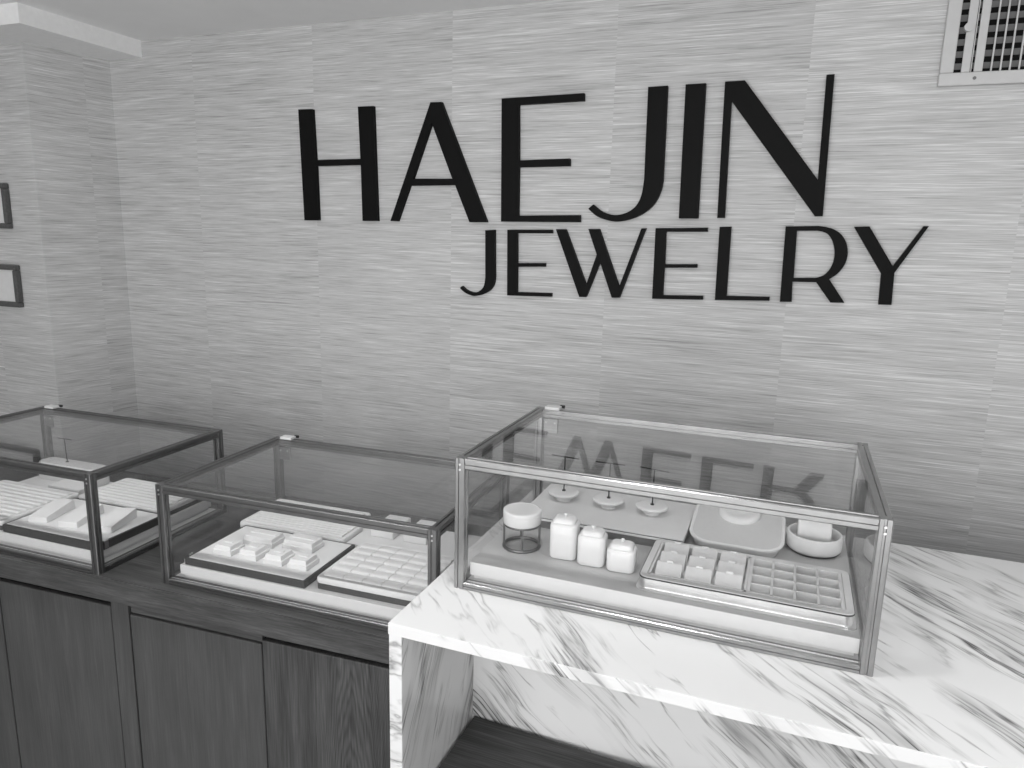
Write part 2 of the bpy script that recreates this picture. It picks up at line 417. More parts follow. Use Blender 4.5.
# ================================================================== SIGN LETTERS
LETTERS = [
    ('H', [[(-1.6501, 2.1618), (-1.5921, 2.1607), (-1.5852, 1.9935), (-1.4037, 1.9951), (-1.4101, 2.1618), (-1.3511, 2.1615), (-1.3398, 1.7916), (-1.3991, 1.7907), (-1.4029, 1.9759), (-1.5833, 1.9738), (-1.5793, 1.7901), (-1.6388, 1.7893)]]),
    ('A', [[(-1.1396, 2.1647), (-1.1007, 2.1641), (-0.936, 1.7937), (-0.9974, 1.7928), (-1.0499, 1.9089), (-1.2154, 1.9072), (-1.2623, 1.7917), (-1.2899, 1.7923)], [(-1.135, 2.1019), (-1.0601, 1.9283), (-1.2037, 1.9291)]]),
    ('E', [[(-0.894, 2.1658), (-0.6318, 2.1696), (-0.6308, 2.1487), (-0.8369, 2.1454), (-0.8323, 1.9823), (-0.6681, 1.9855), (-0.6672, 1.9637), (-0.8317, 1.9618), (-0.8297, 1.8155), (-0.6285, 1.8198), (-0.6275, 1.7985), (-0.8875, 1.7964)]]),
    ('J', [[(-0.4431, 2.178), (-0.3875, 2.1788), (-0.3836, 1.9197), (-0.3845, 1.9138), (-0.3852, 1.908), (-0.386, 1.9021), (-0.3872, 1.8961), (-0.3889, 1.8899), (-0.3911, 1.8833), (-0.3937, 1.8763), (-0.3968, 1.8693), (-0.4002, 1.8625), (-0.4039, 1.8563), (-0.408, 1.8508), (-0.4124, 1.8457), (-0.4172, 1.841), (-0.4224, 1.8365), (-0.4281, 1.8321), (-0.4344, 1.8278), (-0.4411, 1.8236), (-0.4483, 1.8197), (-0.456, 1.816), (-0.4641, 1.8128), (-0.4728, 1.8099), (-0.4823, 1.8072), (-0.492, 1.8049), (-0.5016, 1.8032), (-0.5106, 1.8022), (-0.5189, 1.802), (-0.527, 1.8027), (-0.5347, 1.8039), (-0.542, 1.8054), (-0.549, 1.8071), (-0.5556, 1.8088), (-0.5617, 1.8108), (-0.5675, 1.8131), (-0.5731, 1.8156), (-0.5786, 1.8186), (-0.5839, 1.822), (-0.589, 1.826), (-0.5939, 1.8302), (-0.5989, 1.8344), (-0.6038, 1.8385), (-0.5889, 1.8515), (-0.5842, 1.8478), (-0.5795, 1.8439), (-0.5748, 1.8401), (-0.57, 1.8366), (-0.5648, 1.8334), (-0.5593, 1.8306), (-0.5534, 1.8281), (-0.5474, 1.8259), (-0.5414, 1.8241), (-0.5355, 1.8228), (-0.5297, 1.8219), (-0.524, 1.8214), (-0.5182, 1.8212), (-0.5126, 1.8215), (-0.5069, 1.8222), (-0.5012, 1.8233), (-0.4955, 1.8248), (-0.4898, 1.8266), (-0.4844, 1.8289), (-0.4792, 1.8316), (-0.4742, 1.8346), (-0.4695, 1.838), (-0.4649, 1.8417), (-0.4607, 1.8459), (-0.457, 1.8506), (-0.4536, 1.8558), (-0.4507, 1.8614), (-0.4481, 1.8675), (-0.4459, 1.874), (-0.444, 1.881), (-0.4425, 1.8886), (-0.4415, 1.8969), (-0.4407, 1.9055), (-0.44, 1.9141), (-0.4392, 1.9226)]]),
    ('I', [[(-0.338, 2.1797), (-0.2826, 2.1803), (-0.2767, 1.8145), (-0.3316, 1.8137)]]),
    ('N', [[(-0.2317, 2.1819), (-0.1791, 2.1825), (0.0307, 1.9204), (0.0252, 2.1861), (0.0447, 2.1866), (0.0528, 1.8256), (0.0333, 1.8245), (-0.2101, 2.1306), (-0.2032, 1.8172), (-0.2238, 1.8169)]]),
    ('J', [[(-0.9413, 1.7685), (-0.9096, 1.7707), (-0.9056, 1.624), (-0.9058, 1.6203), (-0.9059, 1.6165), (-0.906, 1.6127), (-0.9063, 1.609), (-0.907, 1.6052), (-0.908, 1.6015), (-0.9093, 1.5977), (-0.9108, 1.5939), (-0.9126, 1.5903), (-0.9146, 1.5869), (-0.9169, 1.5838), (-0.9194, 1.581), (-0.9222, 1.5782), (-0.9253, 1.5756), (-0.9287, 1.5731), (-0.9326, 1.5707), (-0.9369, 1.5683), (-0.9415, 1.566), (-0.9462, 1.5639), (-0.951, 1.5621), (-0.956, 1.5605), (-0.9612, 1.5591), (-0.9664, 1.5579), (-0.9715, 1.5571), (-0.9764, 1.5567), (-0.981, 1.5568), (-0.9853, 1.5574), (-0.9895, 1.5583), (-0.9936, 1.5594), (-0.9975, 1.5606), (-1.0013, 1.5619), (-1.005, 1.5634), (-1.0085, 1.5651), (-1.0119, 1.567), (-1.0151, 1.5689), (-1.0181, 1.5709), (-1.021, 1.573), (-1.0237, 1.5753), (-1.0263, 1.5776), (-1.0291, 1.5798), (-1.0218, 1.5868), (-1.0192, 1.5847), (-1.0167, 1.5826), (-1.0142, 1.5805), (-1.0116, 1.5785), (-1.0088, 1.5767), (-1.0057, 1.575), (-1.0025, 1.5735), (-0.9992, 1.5721), (-0.9957, 1.5709), (-0.9921, 1.57), (-0.9883, 1.5692), (-0.9842, 1.5685), (-0.9801, 1.5681), (-0.976, 1.5681), (-0.972, 1.5685), (-0.9682, 1.5694), (-0.9644, 1.5708), (-0.9606, 1.5725), (-0.9572, 1.5746), (-0.954, 1.5768), (-0.9512, 1.5793), (-0.9486, 1.5819), (-0.9463, 1.5849), (-0.9443, 1.5883), (-0.9426, 1.5922), (-0.9413, 1.5968), (-0.9404, 1.6019), (-0.9398, 1.6075), (-0.9392, 1.6131), (-0.9385, 1.6186)]]),
    ('E', [[(-0.8652, 1.7716), (-0.7164, 1.7744), (-0.716, 1.7636), (-0.8322, 1.7612), (-0.8296, 1.668), (-0.736, 1.6713), (-0.7356, 1.6603), (-0.8293, 1.6568), (-0.8279, 1.5765), (-0.7116, 1.5791), (-0.7112, 1.568), (-0.8609, 1.5643)]]),
    ('W', [[(-0.7041, 1.7762), (-0.6722, 1.7768), (-0.5999, 1.6097), (-0.5707, 1.7031), (-0.6006, 1.7789), (-0.5665, 1.7795), (-0.4963, 1.6091), (-0.4387, 1.7834), (-0.4252, 1.7844), (-0.4938, 1.5762), (-0.5173, 1.575), (-0.5592, 1.6806), (-0.5982, 1.5731), (-0.6201, 1.5719)]]),
    ('E', [[(-0.3968, 1.7849), (-0.248, 1.7891), (-0.2472, 1.7777), (-0.3658, 1.7753), (-0.3633, 1.6816), (-0.2702, 1.6849), (-0.2695, 1.6747), (-0.3641, 1.6712), (-0.3633, 1.5906), (-0.2469, 1.5943), (-0.2461, 1.5833), (-0.3942, 1.5784)]]),
    ('L', [[(-0.2152, 1.7918), (-0.1832, 1.7931), (-0.1807, 1.5978), (-0.0632, 1.601), (-0.0629, 1.5902), (-0.2123, 1.5844)]]),
    ('R', [[(-0.0391, 1.7963), (0.0443, 1.7991), (0.0637, 1.7968), (0.0676, 1.7957), (0.0715, 1.7948), (0.0754, 1.7939), (0.0793, 1.7927), (0.0832, 1.7911), (0.0873, 1.7891), (0.0915, 1.7868), (0.0957, 1.7843), (0.0997, 1.7813), (0.1034, 1.7781), (0.1069, 1.7743), (0.1102, 1.7701), (0.1132, 1.7656), (0.1159, 1.761), (0.1183, 1.7563), (0.1202, 1.7515), (0.1218, 1.7465), (0.1231, 1.7415), (0.124, 1.7365), (0.1247, 1.7316), (0.125, 1.7267), (0.125, 1.7218), (0.1247, 1.717), (0.1242, 1.7123), (0.1234, 1.7079), (0.1224, 1.7037), (0.1212, 1.6997), (0.1197, 1.696), (0.118, 1.6922), (0.116, 1.6886), (0.1139, 1.6849), (0.1115, 1.6812), (0.109, 1.6777), (0.1062, 1.6742), (0.1033, 1.671), (0.1002, 1.668), (0.0968, 1.6652), (0.0933, 1.6626), (0.0898, 1.6599), (0.0863, 1.6572), (0.131, 1.5952), (0.0954, 1.5939), (0.0538, 1.6475), (-0.007, 1.6462), (-0.0038, 1.5906), (-0.0351, 1.5889)], [(-0.0085, 1.7852), (0.0424, 1.7862), (0.0554, 1.7845), (0.0583, 1.7834), (0.0613, 1.7824), (0.0643, 1.7814), (0.0672, 1.78), (0.07, 1.778), (0.0728, 1.7754), (0.0756, 1.7724), (0.0783, 1.7689), (0.0809, 1.765), (0.0832, 1.7608), (0.0853, 1.756), (0.0873, 1.7508), (0.0891, 1.7452), (0.0906, 1.7395), (0.0917, 1.734), (0.0924, 1.7285), (0.0927, 1.7229), (0.0928, 1.7174), (0.0925, 1.7119), (0.092, 1.7068), (0.0911, 1.7018), (0.09, 1.6971), (0.0885, 1.6925), (0.0868, 1.6881), (0.0848, 1.684), (0.0825, 1.68), (0.0798, 1.6763), (0.0769, 1.6728), (0.0738, 1.6696), (0.0705, 1.6669), (0.0671, 1.6648), (0.0634, 1.6631), (0.0596, 1.6618), (0.0557, 1.6606), (0.0519, 1.6592), (-0.0047, 1.6568)]]),
    ('Y', [[(0.133, 1.7987), (0.1703, 1.8), (0.2378, 1.6972), (0.2981, 1.8029), (0.3091, 1.8031), (0.2433, 1.6807), (0.2459, 1.5961), (0.2148, 1.595), (0.2122, 1.6775)]]),
]

LETTER_LABELS = [
    'tall black wall letter H, first of the upper line',
    'tall black wall letter A between the H and the E',
    'tall black wall letter E, large one in the upper line',
    'tall black wall letter J with a hooked foot, in the upper line',
    'tall black wall letter I, a plain upright bar',
    'tall black wall letter N with a thick diagonal, last of the upper line',
    'small black wall letter J, first of the lower line',
    'small black wall letter E right beside the small J',
    'small black wall letter W in the lower line',
    'small black wall letter E between the W and the L',
    'small black wall letter L in the lower line',
    'small black wall letter R with a round bowl',
    'small black wall letter Y, last of the lower line']
for (ch, loops), lab in zip(LETTERS, LETTER_LABELS):
    xs = [p[0] for p in loops[0]]; zs = [p[1] for p in loops[0]]
    ox, oz = (min(xs) + max(xs)) / 2, min(zs)
    bm = BM()
    edges = []
    for lp in loops:
        vs = [bm.verts.new((x - ox, 0.0, z - oz)) for x, z in lp]
        edges += [bm.edges.new((vs[i], vs[(i + 1) % len(vs)])) for i in range(len(vs))]
    bmesh.ops.triangle_fill(bm, edges=edges, use_beauty=True)
    r = bmesh.ops.extrude_face_region(bm, geom=bm.faces[:])
    bmesh.ops.translate(bm, verts=[g for g in r['geom'] if isinstance(g, bmesh.types.BMVert)], vec=(0, 0.015, 0))
    o = link_mesh('sign_letter', bm, BLACK)
    o.location = (ox, Y_WALL - 0.015, oz)
    tag(o, lab, 'letter', 'black letters of the wall sign')

# ================================================================== AIR VENT
GS = 1.2516
t = thing('air_vent', 'white metal air vent with grille and lever, high on the wall at right', 'vent', (0.2862, Y_WALL, 2.1450))
VW, VH, VB = 0.36, 0.205, 0.0245
bm = BM()
box(bm, 0, VW, -0.012, -0.001, 0, VB, 0.002); box(bm, 0, VW, -0.012, -0.001, VH - VB, VH, 0.002)
box(bm, 0, VB, -0.012, -0.001, VB, VH - VB, 0.002); box(bm, VW - VB, VW, -0.012, -0.001, VB, VH - VB, 0.002)
link_mesh('frame', bm, VENT_WHITE, t)
bm = BM(); box(bm, 0.015, VW - 0.015, -0.0022, -0.0008, 0.015, VH - 0.015); link_mesh('duct_shade_sheet', bm, BLACK, t)  # black sheet paints the shade inside the duct behind the louvers
for k in range(7):
    z = VB + 0.012 + k * 0.0222
    bm = BM(); vs = box(bm, VB, VW - VB, -0.0085, -0.0073, z - 0.0062, z + 0.0062)
    bmesh.ops.rotate(bm, verts=vs, cent=(0, -0.008, z), matrix=Matrix.Rotation(math.radians(40), 3, 'X'))
    bmesh.ops.translate(bm, verts=vs, vec=(0, 0.002, 0))
    link_mesh('louver', bm, VENT_GREY, t)
bm = BM(); box(bm, 0.037, 0.052, -0.0125, -0.009, VB, VH - VB, 0.001); box(bm, 0.0530, 0.0545, -0.0125, -0.009, VB, VH - VB); o = link_mesh('lever_bar', bm, VENT_WHITE, t)
bm = BM(); cyl(bm, (0.040, -0.020, 0.106), (0.040, -0.010, 0.106), 0.0085); link_mesh('lever_knob', bm, VENT_WHITE, o, True)
bm = BM(); box(bm, 0.0585, 0.0735, -0.0125, -0.009, VB, VH - VB, 0.001); link_mesh('mullion', bm, VENT_WHITE, t)
for k in range(16):
    x = 0.0880 + 0.0155 * k
    if x < VW - VB:
        bm = BM(); box(bm, x - 0.0014, x + 0.0014, -0.0125, -0.0095, VB, VH - VB); link_mesh('grille_bar', bm, VENT_WHITE, t)
bm = BM(); cyl(bm, (0.062, -0.0135, 0.0125), (0.062, -0.011, 0.0125), 0.0032, 12); link_mesh('screw', bm, VENT_GREY, t)

# ================================================================== PICTURE FRAMES at the left edge
def picture(loc, w, h, label):
    t = thing('picture_frame', label, 'picture', loc, 0, 'dark picture frames on the left wall')
    bm = BM(); b = 0.0155
    for x0, x1, z0, z1 in ((0, w, 0, b), (0, w, h - b, h), (0, b, b, h - b), (w - b, w, b, h - b)):
        box(bm, x0, x1, -0.018, -0.001, z0, z1, 0.003)
    link_mesh('frame', bm, FRAME_WOOD, t)
    bm = BM(); box(bm, b * 0.6, w - b * 0.6, -0.008, -0.002, b * 0.6, h - b * 0.6); link_mesh('print', bm, PAPER, t)
picture((-2.395 * GS, Y_JUT, 1.7342), 0.205, 0.131, 'upper of two dark framed prints on the left wall')
picture((-2.385 * GS, Y_JUT, 1.4413), 0.205, 0.127, 'lower of two dark framed prints on the left wall')

# ================================================================== DARK WOOD COUNTER
GS = 1.0
WY = lambda x: -0.5231 + 0.0545 * (x + 0.6395)       # front line of the wooden counter
WANG = math.atan(0.0545)
bm = BM()
prism(bm, [(-3.60, WY(-3.60)), (-0.6400, WY(-0.6400)), (-0.6400, 0.128), (-3.60, -0.032)], 0.8401, Z_WOOD)
bmesh.ops.bevel(bm, geom=[e for e in bm.edges if all(v.co.y < -0.4 for v in e.verts) and abs(e.verts[0].co.z - e.verts[1].co.z) < 1e-6 and e.verts[0].co.z > 0.89], offset=0.003, segments=2, affect='EDGES')
o = link_mesh('counter_top', bm, OAK_X)
tag(o, 'dark oak counter top carrying the two left glass showcases', 'counter top')

def cabinet(x0, x1, doors, stile, label):
    """doors = list of (x0, x1, z_top, material); x measured along the front from its right end, negative to the left"""
    t = thing('cabinet', label, 'cabinet', (-0.6400, WY(-0.6400), 0.0), WANG, 'dark oak cabinets under the counter top')
    bm = BM(); box(bm, x0, x1, 0.028, 0.60, 0.10, 0.8396); box(bm, x0, x1, 0.05, 0.58, 0.0, 0.10)
    link_mesh('carcass', bm, BLACK, t)  # black colour puts the shade of the door gaps on the carcass
    for a, b, zt, mt in doors:
        bm = BM(); box(bm, a, b, 0.012, 0.0275, 0.11, zt, 0.003); link_mesh('door', bm, mt, t)
        if zt < 0.812:
            bm = BM(); box(bm, a, b, 0.017, 0.0275, zt + 0.0030, 0.8300, 0.001); link_mesh('top_rail', bm, OAK_X, t)
    for a, b in stile:
        bm = BM(); box(bm, a, b, 0.0095, 0.0275, 0.10, 0.8396, 0.0015); link_mesh('stile', bm, OAK_Z, t)
cabinet(-2.90, -0.8210, [(-2.90, -1.2680, 0.8190, OAK_Z), (-1.2630, -0.8815, 0.8190, OAK_Z)], [(-0.8755, -0.8215)], 'dark oak cabinet with plain doors under the left end of the counter')
cabinet(-0.8205, -0.001, [(-0.8200, -0.4340, 0.8090, OAK_Z), (-0.4315, -0.001, 0.8200, OAK_CATH)], [], 'dark oak cabinet with two doors next to the marble desk')

# ================================================================== MARBLE DESK
DY = -0.7605; DX0 = -0.5985; DX1 = 1.25; DT = 0.021
t = thing('marble_desk', 'white veined marble desk with an open knee space, right of the wooden counter', 'desk', (DX0, DY, 0.0))
W = DX1 - DX0; D = -DY - 0.003
bm = BM(); box(bm, 0, W, 0.0014, D, Z_DESK - DT, Z_DESK, 0.0006); link_mesh('desk_top', bm, MARBLE_TOP, t)
bm = BM(); box(bm, 0, W, 0, 0.0016, Z_DESK - DT, Z_DESK - 0.0003, 0.0004); link_mesh('front_edge', bm, MARBLE_EDGE, t)
for x in (0.0012, W - 0.0272):
    bm = BM(); box(bm, x, x + 0.025, 0.0006, D - 0.02, 0.0, Z_DESK - DT, 0.0008); link_mesh('side_panel', bm, MARBLE_SIDE, t)
bm = BM(); box(bm, 0.0265, W - 0.0275, -0.4525 - DY, -0.4325 - DY, 0.0, Z_DESK - DT); link_mesh('back_panel', bm, MARBLE_BACK, t)

# ================================================================== DARK TABLE in the knee space
t = thing('wooden_table', 'black-brown worn wooden table top with a bowed back edge inside the desk recess', 'table', (0.0, -0.66, 0.0))
bm = BM()
back = [(-0.566, 0.204)] + [(-0.566 + 1.15 * k / 16, 0.204 - 0.018 * math.sin(PI * min(1.0, (k / 16) * 1.15 / 0.62) / 1.0 * 0.5 + 0) ** 1.0 + (0.008 if k > 12 else 0)) for k in range(1, 17)]
front = [(0.584, -0.36), (-0.566, -0.36)]
prism(bm, (back + front)[::-1], 0.690, 0.716)
link_mesh('table_top', bm, OAK_TABLE, t)
for x in (-0.53, 0.55):
    for y in (-0.33, 0.14):
        bm = BM(); prism(bm, [(x - 0.022, y - 0.022), (x + 0.022, y - 0.022), (x + 0.022, y + 0.022), (x - 0.022, y + 0.022)], 0.0, 0.690, 1.0, 0.75); link_mesh('leg', bm, OAK_TABLE, t)

# ================================================================== GLASS SHOWCASES
PB = 0.020      # frame bar size
def groove_prof(s=PB, g=0.0016):
    """square bar with two fine grooves on each face, centred on 0"""
    h = s / 2; pts = []
    for a in range(4):
        c, sn = math.cos(a * PI / 2), math.sin(a * PI / 2)
        side = [(-h + 0.0016, -h)]
        for q in (-0.05,):
            side += [(q * h - 0.0024, -h), (q * h - 0.0016, -h + 0.0022), (q * h + 0.0016, -h + 0.0022), (q * h + 0.0024, -h)]
        side += [(h - 0.0016, -h)]
        pts += [(c * x - sn * y, sn * x + c * y) for x, y in side]
    return pts
PROF = groove_prof()
HB = 0.0140     # height of the flat bottom rails
PROF_LOW = [(u, w * HB / PB) for u, w in PROF]

def showcase(loc, rotz, W, D, H, metal, label):
    t = thing('showcase', label, 'showcase', loc, rotz, 'glass showcases on the counters')
    h = PB / 2
    for x in (h, W - h):
        for y in (h, D - h):
            bm = BM(); bar(bm, (x, y, 0), (x, y, H), PROF, (0, 1, 0)); p = link_mesh('post', bm, metal, t)
            if y < D / 2:
                for z in (H - 0.012, H - 0.022):
                    bm = BM(); cyl(bm, (x, -0.0008, z), (x, 0.0006, z), 0.0022, 10); link_mesh('screw', bm, STEEL, p)
    e = 0.0003
    for nm, z, pf in (('top_rail', H - h, PROF), ('bottom_rail', HB / 2, PROF_LOW)):
        for y in (h, D - h):
            bm = BM(); bar(bm, (PB - e, y, z), (W - PB + e, y, z), pf, (0, 0, 1)); link_mesh(nm, bm, metal, t)
        for x in (h, W - h):
            bm = BM(); bar(bm, (x, PB - e, z), (x, D - PB + e, z), pf, (0, 0, 1)); link_mesh(nm, bm, metal, t)
    g = 0.0025; q = PB - 0.002
    for nm, a in (('front_pane', (q, W - q, h - g, h + g, HB - 0.002, H - q)), ('back_pane', (q, W - q, D - h - g, D - h + g, HB - 0.002, H - q)),
                  ('left_pane', (h - g, h + g, q, D - q, HB - 0.002, H - q)), ('right_pane', (W - h - g, W - h + g, q, D - q, HB - 0.002, H - q)),
                  ('top_pane', (q, W - q, q, D - q, H - 0.0065, H - 0.0025))):
        bm = BM(); box(bm, *a); link_mesh(nm, bm, GLASS, t)
    bm = BM(); box(bm, PB * 0.5, W - PB * 0.5, PB * 0.5, D - PB * 0.5, 0.002, 0.0125); link_mesh('base_panel', bm, GREYCARD, t)
    # hinge at the back left corner
    bm = BM(); box(bm, 0.024, 0.060, D - 0.020, D + 0.0045, H - 0.001, H + 0.0060, 0.0015)
    box(bm, 0.026, 0.062, D + 0.0005, D + 0.0035, H - 0.030, H, 0.001)
    hg = link_mesh('hinge', bm, NICKEL, t)
    bm = BM(); box(bm, 0.026, 0.060, D - 0.0265, D - 0.0205, H - 0.056, H - 0.021, 0.001); link_mesh('hinge_plate', bm, SILVER, hg)
    for q in (0.031, 0.053):
        bm = BM(); cyl(bm, (q, D - 0.0275, H - 0.030), (q, D - 0.0262, H - 0.030), 0.0022, 10); link_mesh('hinge_screw', bm, NICKEL, hg)
    bm = BM(); cyl(bm, (0.055, D + 0.006, H + 0.004), (0.066, D + 0.006, H + 0.004), 0.004, 12); link_mesh('hinge_pin', bm, BLACK_METAL, hg, True)
    return t

B3 = (-0.551, -0.5986, Z_DESK)
B3W, B3D, B3H = 0.7217, 0.4598, 0.258
showcase(B3, 0.0, B3W, B3D, B3H, SILVER, 'large silver-framed glass showcase on the marble desk')
GS = 1.065
B2 = (-1.2860 * GS, -1.75 + (1.75 - 0.6070) * GS, Z_WOOD); B2R = math.radians(2.46)
B2W, B2D, B2H = 0.6880, 0.436, 0.237
showcase(B2, B2R, B2W, B2D, B2H, DARK_METAL, 'middle glass showcase with dark frame on the wooden counter, beside the marble desk')
B1W, B1D, B1H = 0.681, 0.432, 0.246
B1R = math.radians(2.06)
B1 = ((-1.4459 - B1W * math.cos(B1R)) * GS, -1.75 + (1.75 - 0.6389 - B1W * math.sin(B1R)) * GS, Z_WOOD)
showcase(B1, B1R, B1W, B1D, B1H, DARK_METAL, 'leftmost glass showcase, cut by the left edge of the photo')

def at(base, rot, x, y, z):
    c, s = math.cos(rot), math.sin(rot)
    x, y, z = x * GS, y * GS, z * GS
    return (base[0] + c * x - s * y, base[1] + s * x + c * y, base[2] + z)
P1 = lambda x, y, z: at(B1, B1R, x, y, z)
P2 = lambda x, y, z: at(B2, B2R, x, y, z)
P3 = lambda x, y, z: (x, y, Z_DESK + z)

def platform(loc, rot, w, d, z0, z1, label, top=None):
    t = thing('display_platform', label, 'platform', loc, rot, 'white platforms inside the showcases')
    bm = BM(); box(bm, 0.006, w - 0.006, 0.006, d - 0.006, 0, z0); link_mesh('plinth', bm, GREYCARD, t)
    bm = BM(); box(bm, 0, w, 0, d, z0, z1, 0.0012); link_mesh('board', bm, PLATFORM, t)
    if top:
        bm = BM(); box(bm, 0.0004, w - 0.0004, 0.0004, d - 0.0004, z1 - 0.0002, z1 + 0.0004); link_mesh('top_sheet', bm, top, t)
    return t
ZP = 0.047
GS = 1.0
platform((-0.5290, -0.5745, Z_DESK + 0.0126), 0, 0.679, 0.412, 0.0076, ZP - 0.0130, 'white platform with a grey top under the trays of the large showcase', PLATFORM_GREY)
ZP2 = 0.043
GS = 1.065
platform(P2(0.036, 0.020, 0.0126), B2R, 0.616, 0.392, 0.0076, ZP2 - 0.0126, 'white platform under the trays in the middle showcase')
platform(P1(0.030, 0.024, 0.0126), B1R, 0.616, 0.384, 0.0076, ZP2 - 0.0126, 'white platform under the trays in the leftmost showcase')

# ================================================================== CONTENTS OF THE LARGE SHOWCASE
GS = 1.0
# --- raised display board with three T-bar earring stands
t = thing('display_riser', 'low pale stone riser carrying three T-bar stands', 'riser', P3(-0.332, -0.259, ZP))
RW, RD, RH = 0.347, 0.214, 0.027
bm = BM(); box(bm, -RW / 2 + 0.006, RW / 2 - 0.003, -RD / 2 + 0.006, RD / 2 - 0.004, 0, RH - 0.009); link_mesh('base', bm, plain('riser_recess_shade', 0.20, 0.6), t)  # shade of the recess under the board is put into this dark grey
bm = BM(); box(bm, -RW / 2, RW / 2, -RD / 2, RD / 2, RH - 0.009, RH - 0.0042, 0.0006); link_mesh('metal_trim', bm, PORCELAIN, t)
bm = BM(); box(bm, -RW / 2 + 0.0006, RW / 2 - 0.0006, -RD / 2 + 0.0006, RD / 2 - 0.0006, RH - 0.0042, RH - 0.0026); link_mesh('edge_strip', bm, BLACK_METAL, t)
bm = BM(); box(bm, -RW / 2 + 0.0002, RW / 2 - 0.0002, -RD / 2 + 0.0002, RD / 2 - 0.0002, RH - 0.0026, RH, 0.0004); link_mesh('top', bm, BOARD, t)

def t_stand(loc, rot, label, hgt=0.100, bar_l=0.066, group='T-bar earring stands'):
    t = thing('earring_stand', label, 'earring stand', loc, rot, group)
    bm = BM(); lathe(bm, 0, 0, [(0.0170, 0.0), (0.0155, 0.0040), (0.0175, 0.0065), (0.0270, 0.0100), (0.0340, 0.0145), (0.0352, 0.0170), (0.0342, 0.0186), (0.028, 0.0196), (0.010, 0.0200)], 40)
    link_mesh('base', bm, WHITE, t, True, 60)
    bm = BM(); cyl(bm, (0, 0, 0.0195), (0, 0, hgt), 0.0015, 10); lathe(bm, 0, 0, [(0.0042, 0.0198), (0.0040, 0.0222), (0.0015, 0.0232)], 14); link_mesh('rod', bm, BLACK_METAL, t, True)
    bm = BM(); cyl(bm, (-bar_l / 2, 0, hgt), (bar_l / 2, 0, hgt), 0.0014, 10); link_mesh('crossbar', bm, BLACK_METAL, t, True)
    return t
ZR = ZP + RH
t_stand(P3(-0.446, -0.243, ZR), math.radians(-4), 'leftmost of three white-footed T-bar stands on the pale riser')
t_stand(P3(-0.341, -0.246, ZR), math.radians(2), 'middle one of three white-footed T-bar stands on the pale riser')
t_stand(P3(-0.244, -0.246, ZR), math.radians(-8), 'rightmost of three white-footed T-bar stands on the pale riser')

# --- round white box on a wire stand
t = thing('trinket_box', 'round white lidded box standing on a wire ring stand', 'jar', P3(-0.4640, -0.4670, ZP))
bm = BM(); lathe(bm, 0, 0, [(0.034, 0.0505), (0.0375, 0.052), (0.0385, 0.054), (0.0385, 0.071), (0.0378, 0.0715), (0.0385, 0.072), (0.0385, 0.0765), (0.0378, 0.0785), (0.0360, 0.0795), (0.0335, 0.0797), (0.0332, 0.0790), (0.020, 0.0790)], 48)
link_mesh('drum', bm, PORCELAIN, t, True, 40)
bm = BM(); lathe(bm, 0, 0, [(0.010, 0.044), (0.026, 0.046), (0.030, 0.0505)], 32); link_mesh('bowl_bottom', bm, PORCELAIN, t, True)
for z in (0.0495, 0.003):
    bm = BM(); ring_tube(bm, 0, 0, z, 0.0355, 0.0024 if z > 0.02 else 0.0034); link_mesh('wire_ring', bm, DARK_METAL, t, True)
for k in range(4):
    a = math.radians(-68 + 90 * k)
    bm = BM(); cyl(bm, (0.0355 * math.cos(a), 0.0355 * math.sin(a), 0.002), (0.0355 * math.cos(a), 0.0355 * math.sin(a), 0.0505), 0.0022, 10); link_mesh('wire_post', bm, DARK_METAL, t, True)

# --- three white canisters
def canister(loc, rot, w, d, h, label):
    t = thing('canister', label, 'canister', loc, rot, 'white lidded canisters')
    r = 0.012
    bm = BM(); rr_stack(bm, 0, 0, [(w - 0.008, d - 0.008, r - 0.003, 0), (w - 0.003, d - 0.003, r - 0.001, 0.0015), (w, d, r, 0.005), (w, d, r, h - 0.005), (w - 0.002, d - 0.002, r, h - 0.002), (w - 0.008, d - 0.008, r - 0.002, h)])
    link_mesh('body', bm, PORCELAIN, t, True, 50)
    a = w - 0.010; b = d - 0.010
    bm = BM(); rr_stack(bm, 0, 0, [(a, b, 0.008, h + 0.0005), (a, b, 0.008, h + 0.0035), (a - 0.002, b - 0.002, 0.008, h + 0.0060), (a - 0.008, b - 0.008, 0.007, h + 0.0085), (a - 0.016, b - 0.016, 0.006, h + 0.0095)])
    l = link_mesh('lid', bm, PORCELAIN, t, True, 50)
    bm = BM(); lathe(bm, 0, 0.002, [(0.0026, h + 0.009), (0.0022, h + 0.0105), (0.0036, h + 0.0122), (0.0040, h + 0.0140), (0.0030, h + 0.0155), (0.001, h + 0.0160)], 16); link_mesh('knob', bm, PORCELAIN, l, True, 60)
canister(P3(-0.3720, -0.4740, ZP), math.radians(4), 0.0535, 0.047, 0.0715, 'tallest of three white square canisters, next to the wire stand')
canister(P3(-0.3140, -0.4810, ZP), math.radians(4), 0.0530, 0.047, 0.0590, 'middle-height white square canister between the tall and the short one')
canister(P3(-0.2560, -0.4830, ZP), math.radians(4), 0.0535, 0.047, 0.0435, 'shortest of three white square canisters, next to the silver tray')

